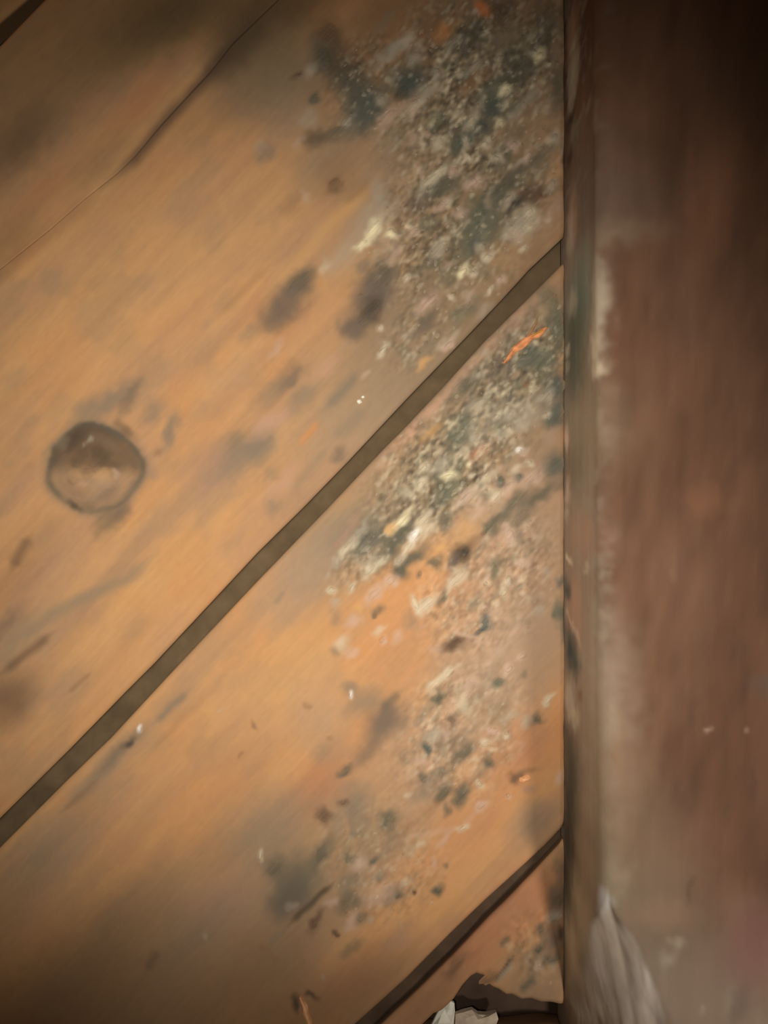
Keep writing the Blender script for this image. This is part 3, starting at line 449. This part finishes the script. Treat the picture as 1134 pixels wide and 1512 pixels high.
# ------------------------------------------------------------------ growths with a body of their own
def dome(x, y, a, b, ang, height, seed, rings=3, seg=12, rag=.22):
    r = random.Random(seed)
    t = math.radians(ang); ca, sa = math.cos(t), math.sin(t)
    rad = [1 + r.uniform(-rag, rag) for _ in range(seg)]
    us, vs, hs = [0.0], [0.0], [1.0]
    for k in range(1, rings + 1):
        f = k / rings
        for i in range(seg):
            th = 2 * math.pi * i / seg; rr = rad[i] * f
            us.append(rr * math.cos(th) * a); vs.append(rr * math.sin(th) * b)
            hs.append((1 - f * f) * (1 + r.uniform(-.3, .3)) if k < rings else -.25)
    us, vs, hs = map(np.array, (us, vs, hs))
    gx = x + us * ca + vs * sa; gy = y - us * sa + vs * ca
    faces = [(0, 1 + (i + 1) % seg, 1 + i) for i in range(seg)]
    for k in range(rings - 1):
        b0, b1 = 1 + k * seg, 1 + (k + 1) * seg
        for i in range(seg):
            j = (i + 1) % seg; faces.append((b0 + i, b0 + j, b1 + j, b1 + i))
    col, h = wall.sample(gx, gy)
    P = np.stack([wx(gx), -(h + hs * height), wz(gy)], -1)
    return P, [tuple(reversed(f)) for f in faces], col
def board_at(x, y):
    for p, u, l in ((p1, E_TOP, E_C_up), (p2, E_C_lo, E_D_up), (p3, E_D_lo, E_A_up), (p4, E_A_lo, E_B_up), (p5, E_B_lo, E_BROKEN)):
        if ev(u, np.array(float(x))) + 5 < y < ev(l, np.array(float(x))) - 5: return p
    return None
small = {}
for i, (x, y, a, b, ang, key, k) in enumerate(SPOTS):
    if key not in ('D', 'DB', 'Dg', 'DD', 'K') or k < .6 or max(a, b) > 30 or x > 822 or (x, y) in ((189, 1097), (436, 1478), (458, 1470), (763, 1145)): continue
    if math.hypot(x - KX, y - KY) < 80: continue
    p = board_at(x, y)
    if p is None: continue
    P, f, col = dome(x, y, a * .8, b * .8, ang, .00030, i)
    o = make('mould_spot', P, f, M_MOULD, p, col, True)  # the one above the broken edge stands in for shade
for i, (x, y, a, b, ang, key, k) in enumerate(FLAKES):
    if key not in ('L', 'C', 'X', 'Lg', 'Lp') or k < .7 or max(a, b) > 30 or x > 824 or (x, y) == (133, 648): continue
    p = board_at(x, y)
    if p is None: continue
    P, f, col = dome(x, y, a * .85, b * .85, ang, .00035, 900 + i)
    if max(a, b) >= 8: make('lichen_flake', P, f, M_MOULD, p, col, True)
    else: small.setdefault(p.name, []).append((P, f, col))
# fine crumbs of crust, too small to pick apart, strewn through the mould
zr = random.Random(5)
for _ in range(1500):
    x = zr.uniform(430, 826); y = zr.uniform(0, 1460)
    zi = zone[int((y - wall.y0) / 2), int((x - wall.x0) / 2)]
    if zr.random() > zi: continue
    p = board_at(x, y)
    if p is None: continue
    s_ = zr.uniform(1.6, 3.6)
    P, f, col = dome(x, y, s_ * 1.5, s_, zr.uniform(35, 70), .00022, _ + 5000, rings=2, seg=8, rag=.3)
    if zr.random() < .45: col = col * .75 + PAL['L'] * .25
    small.setdefault(p.name, []).append((P, f, col))
for pn, items in small.items():
    V, Fc, Cl, n = [], [], [], 0
    for P, f, col in items:
        V.append(P); Cl.append(col); Fc += [tuple(n + q for q in t) for t in f]; n += len(P)
    o = make('crust_specks', np.concatenate(V), Fc, M_MOULD, bpy.data.objects[pn], np.concatenate(Cl), True)
    o['kind'] = 'stuff'
# the knot
r_ = np.linspace(0.0, 1.0, 34); th = np.linspace(0, 2 * math.pi, 91)
R_, T_ = np.meshgrid(r_, th, indexing='ij')
wob = 1 + .035 * np.cos(4 * T_ + .8) + .03 * np.sin(3 * T_ + 1) + .02 * np.cos(7 * T_)
gx = KX + R_ * KRX * .93 * np.cos(T_) * wob; gy = KY + R_ * KRY * .93 * np.sin(T_) * wob
col, h = wall.sample(gx, gy)
hh = .00018 * (1 - R_ ** 4) - .00010 + .00005 * np.sin(R_ * 22 + 1.2 * np.sin(T_)) * (1 - R_)
grid_mesh('knot', np.stack([wx(gx), -(h + hh), wz(gy)], -1), M_BOARD, p3, col)['label'] = 'round dark rimmed knot'
# torn hole in the long check of the fourth board is painted dark and sunk

# ------------------------------------------------------------------ backing, sill and ground
box('backing_board', wx(LEFT), wx(860), .0125, .022, wz(2100), wz(-800), M_DARK, wall_back)
SILL_Z = -0.1818
sx0, sx1 = wx(560), wx(832)
n_ = 40
xs_ = np.linspace(sx0, sx1, n_)
zt = SILL_Z + .0004 * np.sin(xs_ * 260) + .0012 * sstep(.02, .06, xs_)
prof = [(.0122, -.010), (.0122, -.0008), (.0112, 0), (.0030, 0), (.0018, -.0010), (.0018, -.010)]
P = np.array([[(x, y, z + dz) for x, z in zip(xs_, zt)] for y, dz in prof])
ledge = grid_mesh('ledge_strip', P, M_SILL, wall_back); ledge['label'] = 'thin brown wooden ledge inside the gap under the broken board'
FLOOR_Z = -0.32
fl = box('floor', -.35, .45, -.40, .05, FLOOR_Z - .02, FLOOR_Z, M_FLOOR); tag(fl, kind='structure')

# ------------------------------------------------------------------ the post on the right
PX = wx(834.3)                          # its left face
P_DEPTH = 0.045; P_BACK = 0.011; P_R = 0.006; P_W = 0.150
f_ = D / S                              # lens in wall units
pr = []                                  # unfolded profile from the boards outwards: (distance, x, y)
d_ = 0.0
for y in np.concatenate([[P_BACK, .004], np.linspace(0, -(P_DEPTH - P_R), 90)]):
    pr.append((PX, y))
for k in range(1, 17):
    t = math.pi / 2 * k / 16
    pr.append((PX + P_R * (1 - math.cos(t)), -(P_DEPTH - P_R) - P_R * math.sin(t)))
for x in np.linspace(PX + P_R, PX + .062, 110)[1:]: pr.append((x, -P_DEPTH))
for x in np.linspace(PX + .062, PX + P_W, 12)[1:]: pr.append((x, -P_DEPTH))
pr.append((PX + P_W, P_BACK))
pr = np.array(pr); seg = np.r_[0, np.cumsum(np.hypot(*np.diff(pr, axis=0).T))] / S
i0 = int(np.argmin(np.abs(pr[:, 1]) + np.abs(pr[:, 0] - PX)))
seg = seg - seg[i0]                      # 0 where the post meets the board faces
# where on the post's skin a mark seen at wall units (u, v) lies
vis = slice(i0, len(pr) - 12)
seen_u = 567 + f_ * pr[vis, 0] / (D + pr[vis, 1]); seen_d = D + pr[vis, 1]
def on_post(u, v):
    p = float(np.interp(u, seen_u, seg[vis])); d = float(np.interp(u, seen_u, seen_d))
    return p, 756 + (v - 756) * d / D, float(np.interp(u + 2, seen_u, seg[vis]) - np.interp(u - 2, seen_u, seg[vis])) / 4, d / D
PB = lin((118, 83, 60))
post = Paint(-60, 900, -600, 2140, 2.5, PB, warp=7)
gv = fbm(post.X / 14, post.Y / 260, 81, 3) - .5; gb = fbm(post.X / 60, post.Y / 130, 85, 3) - .5; gs = fbm((post.X + post.Y * .25) / 16, (post.Y - post.X * .25) / 60, 88, 3) - .5
post.col *= (1 + gv * .16 + gb * .5 + gs * .4)[..., None]
post.h += gv * .0002
pm = sstep(.0, .5, gb)[..., None] * .35
post.col += (lin((134, 98, 78)) - post.col) * pm
# dusty, mouldy skin close to the boards, lightened to offset the grazing light
dust = (1 - sstep(140, 200, post.wX)) * sstep(150, 520, post.Y + 50 * (fbm(post.X / 40, post.Y / 60, 90, 2) - .5))
post.col += (lin((188, 160, 130)) - post.col) * (dust * .8)[..., None]
dustn = sstep(.5, .75, fbm(post.X / 30, post.Y / 18, 92, 3)) * (1 - sstep(150, 215, post.wX)) * .4
post.col += (PAL['Lg'] - post.col) * dustn[..., None]
for u, v, hw, hv, ang, key, k in [
    (845, 50, 7, 40, 0, 'V', .8), (846, 110, 7, 26, 0, 'Lg', .8), (846, 70, 4, 8, 0, 'Lg', .7), (844, 150, 5, 14, 0, 'Lg', .6), (842, 175, 6, 12, 0, 'DD', .7), (850, 200, 10, 16, 0, 'G2', .6), (841, 235, 4, 12, 0, 'DD', .7), (855, 260, 24, 30, 0, 'K2', .4), (846, 325, 6, 40, 0, 'V', .9), (868, 290, 30, 40, 0, 'K2', .5),
    (842, 350, 5, 30, 0, 'Lg', .6), (862, 375, 30, 18, 0, 'G', .7), (856, 440, 18, 60, 10, lin((112, 116, 96)), .95), (847, 500, 14, 50, 0, 'Dg', .9), (838, 515, 3, 9, 0, 'Lg', .9), (838, 540, 3, 7, 0, 'Lg', .8), (845, 445, 6, 16, 0, 'Lg', .6), (881, 470, 7, 70, 0, 'Lg', .8), (878, 515, 6, 20, 0, 'L', .7), (880, 545, 8, 9, 0, 'L', .6), (850, 560, 16, 40, 0, 'Dg', .7),
    (860, 640, 24, 60, 0, 'G', .7), (836, 647, 4, 15, 0, 'Lp', .95), (838, 725, 4, 16, 0, 'Lp', .8), (836, 760, 4, 10, 0, 'Lg', .6), (850, 690, 14, 40, 0, 'Dg', .35), (840, 825, 4, 6, 0, 'L', .8), (866, 838, 6, 5, 0, 'Lg', .6), (888, 850, 9, 6, 0, 'Lg', .5), (860, 790, 20, 30, 0, 'V', .5), (848, 900, 10, 40, 0, 'V', .8), (846, 925, 10, 7, 20, 'Lp', .8), (838, 870, 5, 14, 0, 'DB', .85),
    (843, 960, 8, 30, -14, 'DB', 1), (850, 985, 6, 16, -14, 'DB', .8), (840, 1030, 6, 24, 0, 'Lg', .8), (846, 1060, 7, 14, -10, 'L', .6), (856, 1030, 3, 8, 0, 'N', .7), (838, 1080, 5, 20, 0, 'K2', .5), (880, 1000, 16, 90, 0, 'Lg', .3), (880, 1120, 18, 90, 0, 'G', .5), (885, 1240, 16, 60, 0, 'G', .5),
    (844, 1130, 12, 55, 0, 'D', .9), (843, 1190, 10, 50, 0, 'D', .95), (842, 1260, 11, 60, 0, 'DD', .8), (844, 1320, 12, 50, 0, 'DD', .9), (846, 1345, 11, 24, 0, 'D', .7), (872, 1240, 14, 20, 0, 'G2', .5), (842, 1362, 4, 9, 0, 'DD', .8),
    (892, 1318, 20, 40, 10, 'L', .65), (884, 1330, 8, 16, 0, 'X', .95), (891, 1368, 8, 34, -12, 'X', .75), (872, 1390, 26, 40, 20, 'L', .8), (848, 1405, 12, 30, 0, 'L', .8), (900, 1395, 14, 30, -20, 'L', .6), (862, 1455, 26, 84, 0, 'L', .8), (868, 1300, 20, 80, 0, 'G', .6), (862, 1440, 9, 36, -6, lin((150, 134, 96)), .75), (864, 1440, 8, 30, 0, 'Lg', .5), (908, 1410, 12, 44, -25, 'L', .7), (926, 1455, 12, 48, -18, 'L', .6), (890, 1475, 36, 44, 0, 'Lg', .7), (876, 1490, 8, 6, 0, 'Lg', .8), (843, 1492, 6, 8, 0, 'Lg', .7), (925, 1482, 5, 6, 0, 'L', .6), (902, 1368, 3, 6, 0, 'G2', .9), (843, 1460, 8, 20, 0, 'Lg', .4),
    (990, 1391, 9, 5, -30, 'L', .7), (1028, 1492, 4, 8, 0, 'L', .75), (1070, 1480, 7, 20, 20, 'Lg', .5), (960, 1425, 30, 20, 0, 'G2', .4),
    (1000, 1490, 190, 110, 0, lin((164, 142, 118)), .75), (930, 1400, 60, 100, 0, 'G2', .5), (975, 1330, 60, 60, 0, 'G', .45), (1000, 1260, 60, 60, 0, 'V', .25), (975, 1350, 40, 20, 0, 'V', .5), (1110, 1400, 40, 60, 0, lin((150, 104, 92)), .6), (1085, 1480, 12, 30, 15, 'K2', .4), (940, 1230, 60, 80, 0, 'G', .3), (1080, 1330, 40, 30, 0, 'V', .2),
    (1020, 1060, 5, 25, 15, 'K', .5), (1105, 1160, 5, 28, 8, 'K', .5), (1075, 1195, 5, 13, 8, 'K', .5), (1012, 1315, 5, 16, 20, 'K', .45), (1000, 745, 12, 16, 0, 'K', .35), (1090, 960, 14, 20, 30, 'K', .3), (1035, 955, 14, 20, 0, 'K', .3), (1130, 1010, 20, 14, 0, 'K2', .5), (995, 840, 5, 14, -10, 'V', .2), (1040, 740, 30, 20, 0, 'R', .25), (1100, 90, 60, 80, 0, 'K', .4), (900, 60, 40, 120, 0, lin((90, 62, 40)), .5), (960, 210, 60, 20, 20, 'K', .3), (1050, 300, 30, 80, 12, 'R', .3), (880, 320, 30, 40, 0, 'K2', .4), (912, 1110, 4, 60, 0, 'N', .35), (1042, 1078, 3, 3, 0, 'Lp', .6), (1103, 1077, 4, 4, 0, 'Lp', .5), (900, 20, 12, 8, 0, 'K2', .4)]:
    p, q, sx, sy = on_post(u, v)
    if u < 888 and (not isinstance(key, str) or key not in ('D', 'DB', 'Dg', 'DD', 'K2', 'N', 'G2')): key_c = np.clip((PAL[key] if isinstance(key, str) else key) * 1.5, 0, .92)  # pale marks on the left face brightened to make up for grazing light
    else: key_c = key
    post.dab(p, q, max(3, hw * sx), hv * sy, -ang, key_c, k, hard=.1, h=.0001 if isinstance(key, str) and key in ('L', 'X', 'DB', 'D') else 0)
zs = np.concatenate([np.arange(-700, -60, 30), np.arange(-60, 1580, 3.0), np.arange(1580, 756 - FLOOR_Z / S, 30), [756 - FLOOR_Z / S]])
GP, GV = np.meshgrid(seg, zs, indexing='xy')
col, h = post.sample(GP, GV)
wave = (fbm(GV / 90, GV * 0, 96, 3) - .5) * 2
PXm = np.repeat(pr[None, :, 0], len(zs), 0); PYm = np.repeat(pr[None, :, 1], len(zs), 0)
near = 1 - sstep(0, 60, np.abs(GP))
PXm = PXm + near * .00025 * wave + 0.00001 * 0
edgek = np.exp(-((GP - (P_DEPTH / S)) / 60) ** 2)
lean = (GV - 756) / 756.0
PXm = PXm + np.where(PYm < -.030, .0016 * lean, 0) * sstep(.030, .045, -PYm)
out = np.where(PYm <= -P_DEPTH + 1e-6, 1, 0)
PYm = PYm - h * out; PXm = PXm - h * (1 - out)
# the corner is worn away low down: a long tapering bruise, deeper into the left face than into the front
pc = P_DEPTH / S - P_R / S + P_R / S * math.pi / 4
grow = np.clip((GV - 1215 + 30 * (fbm(GV / 70, GP / 60, 98, 2) - .5)) / 210, 0, 1.25); grow = grow * sstep(0, .35, grow)
wa, wb = .038 * grow + 1e-6, .024 * grow + 1e-6
leg = np.where(GP < pc, wa, wb)
cut = np.clip(1 - np.abs(GP - pc) * S / leg, 0, 1)
cut = sstep(0, 1, cut) * .5 + cut * .5
PXm = PXm + .0095 * grow * cut; PYm = PYm + .0075 * grow * cut + .0012 * cut * (fbm(GP / 26, GV / 50, 101, 3) - .5)
worn = sstep(.02, .45, cut + .5 * (fbm(GP / 34, GV / 46, 103, 3) - .5)) * sstep(.0, .3, grow) * (.35 + .65 * sstep(.3, .7, fbm(GP / 36, GV / 70, 99, 3)))
col = col + (lin((240, 220, 196)) - col) * (worn * .85)[..., None]
Ppost = np.stack([PXm, PYm, wz(GV)], -1)
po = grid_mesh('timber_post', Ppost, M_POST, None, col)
tag(po, 'upright reddish brown timber post with a mouldy pale edge, right of the boards', 'post')

# ------------------------------------------------------------------ loose bits
def sliver(name, pts, widths, thick, mat, parent=None, y0=0.0, tilt=0.0):
    """a split of wood: a flat tapering body with a ridge, following pts (wall units)"""
    V, Fc = [], []
    n = len(pts)
    for i, ((u, v), w) in enumerate(zip(pts, widths)):
        a = np.array(pts[max(0, i - 1)]); b = np.array(pts[min(n - 1, i + 1)]); t = (b - a) / np.linalg.norm(b - a); nn = np.array([-t[1], t[0]])
        yb = y0 - tilt * i / (n - 1)
        jag = 1 + .25 * math.sin(i * 2.3)
        for s, d in ((-1, 0), (-.5, .8), (.15, 1.0), (.7, .55), (1, 0)):
            q = np.array([u, v]) + nn * w * s * (jag if s > 0 else 2 - jag)
            V.append((wx(q[0]), yb - thick * d, wz(q[1])))
    for i in range(n - 1):
        for k in range(4): Fc.append((i * 5 + k, i * 5 + k + 1, i * 5 + 5 + k + 1, i * 5 + 5 + k))
        Fc.append((i * 5 + 4, i * 5, i * 5 + 5, i * 5 + 9))
    Fc.append((0, 4, 3, 2, 1)); e = (n - 1) * 5; Fc.append((e, e + 1, e + 2, e + 3, e + 4))
    return make(name, V, Fc, mat, parent)
sp = sliver('wood_splinter', [(743, 537), (751, 527), (760, 517), (769, 509), (778, 502), (786, 498), (794, 493), (801, 489), (807, 484)], [1.5, 3.5, 5.5, 7, 6.5, 4.5, 5, 4.5, 1.5], .0011, M_ORANGE, None, y0=.0002)
tag(sp, 'bright orange splinter of fresh wood stuck flat on the mouldy board below the long groove', 'splinter')
br = sliver('split_strand', [(772, 506), (779, 496), (786, 487), (791, 477), (794, 468)], [2, 3, 3, 2.5, 1], .0007, plain_material('dull_strand', (176, 128, 88)), sp, y0=.0002)
br['label'] = 'duller brown strand beside the orange splinter'
hl = sliver('yellow_highlight', [(784, 498), (790, 494), (796, 491), (801, 488)], [1, 2.2, 2, .8], .0013, plain_material('yellow_highlight', (255, 190, 92)), sp, y0=-.0001)  # highlight on the splinter, laid on as a paler strip
hl['label'] = 'paler yellow highlight at the upper end'

def lump(name, x, y, a, b, ang, depth, mat, seed, y0=.0003):
    P, f, _ = dome(x, y, a, b, ang, depth, seed, rings=4, seg=14, rag=.16)
    P[:, 1] += y0
    n = len(P); rim = list(range(n - 14, n))
    return make(name, P, f + [tuple(rim)], mat, None, None, True)
ch = lump('amber_chip', 775, 1150, 10.5, 6, 8, .0016, M_RESIN, 61)
tag(ch, 'tiny glowing orange chip like dried resin on the board above the lower groove', 'chip')
cr = lump('white_crumb', 530.5, 593, 4.5, 4.2, 40, .0012, M_WHITE, 63)
tag(cr, 'tiny bright white crumb beside the long groove on the knotty board', 'crumb')
P2, f2, _ = dome(536, 586, 3, 2.6, 40, .0009, 64, rings=2, seg=9)
P2[:, 1] += .0002
make('crumb_grain', P2, f2, M_WHITE, cr, None, True)
tc = sliver('wood_chip', [(443, 1470), (446, 1477), (449, 1486), (452, 1496), (456, 1507), (459, 1516)], [2, 4, 5, 5.5, 5.5, 3], .0016, M_TAN, None, y0=.0003)
tag(tc, 'small tan curl of wood on the board at the bottom edge', 'chip')

def scrap(name, poly, y_front, thick, mat, bumps, seed):
    """torn scrap: polygon outline (wall units at its own depth), crumpled faces, torn edge thickness"""
    r = random.Random(seed); k = (D + y_front) / D
    pts = [((u - 567) * k * S, (756 - v) * k * S) for u, v in poly]
    cx = sum(p[0] for p in pts) / len(pts); cz = sum(p[1] for p in pts) / len(pts); n = len(pts)
    V = [(x, y_front + r.uniform(0, bumps) * .3, z) for x, z in pts]
    V += [(cx + (x - cx) * .55, y_front - r.uniform(.2, 1) * bumps, cz + (z - cz) * .55) for x, z in pts]
    V += [(cx, y_front - bumps * .5, cz)]
    V += [(x, y_front + thick, z) for x, z in pts]
    c = 2 * n; Fc = []
    for i in range(n):
        j = (i + 1) % n
        Fc += [(i, j, n + j, n + i), (n + i, n + j, c), (c + 1 + i, c + 1 + j, j, i)]
    Fc.append(tuple(range(c + 1 + n - 1, c, -1)))
    return make(name, V, Fc, mat)
zb = 756 - SILL_Z / S                      # ledge height in wall units at the boards
def base_v(y): return 756 + (zb - 756) * D / (D + y)
yb = .006
s1 = scrap('paper_scrap', [(636, base_v(yb)), (646, 1497), (655, 1484), (664, 1478), (671, 1482), (672, 1496), (670, base_v(yb))], yb, .0012, M_WHITE, .0016, 3)
tag(s1, 'small jagged white scrap wedged under the broken board at the bottom edge', 'scrap')
yb2 = .0045
s2 = scrap('plaster_chunk', [(672, base_v(yb2)), (673, 1499), (684, 1495), (697, 1492), (706, 1498), (718, 1499), (733, 1496), (736, 1505), (730, base_v(yb2))], yb2, .002, M_BEIGE, .0018, 8)
tag(s2, 'low beige crumbly chunk on the thin ledge, right of the white scrap', 'chunk')
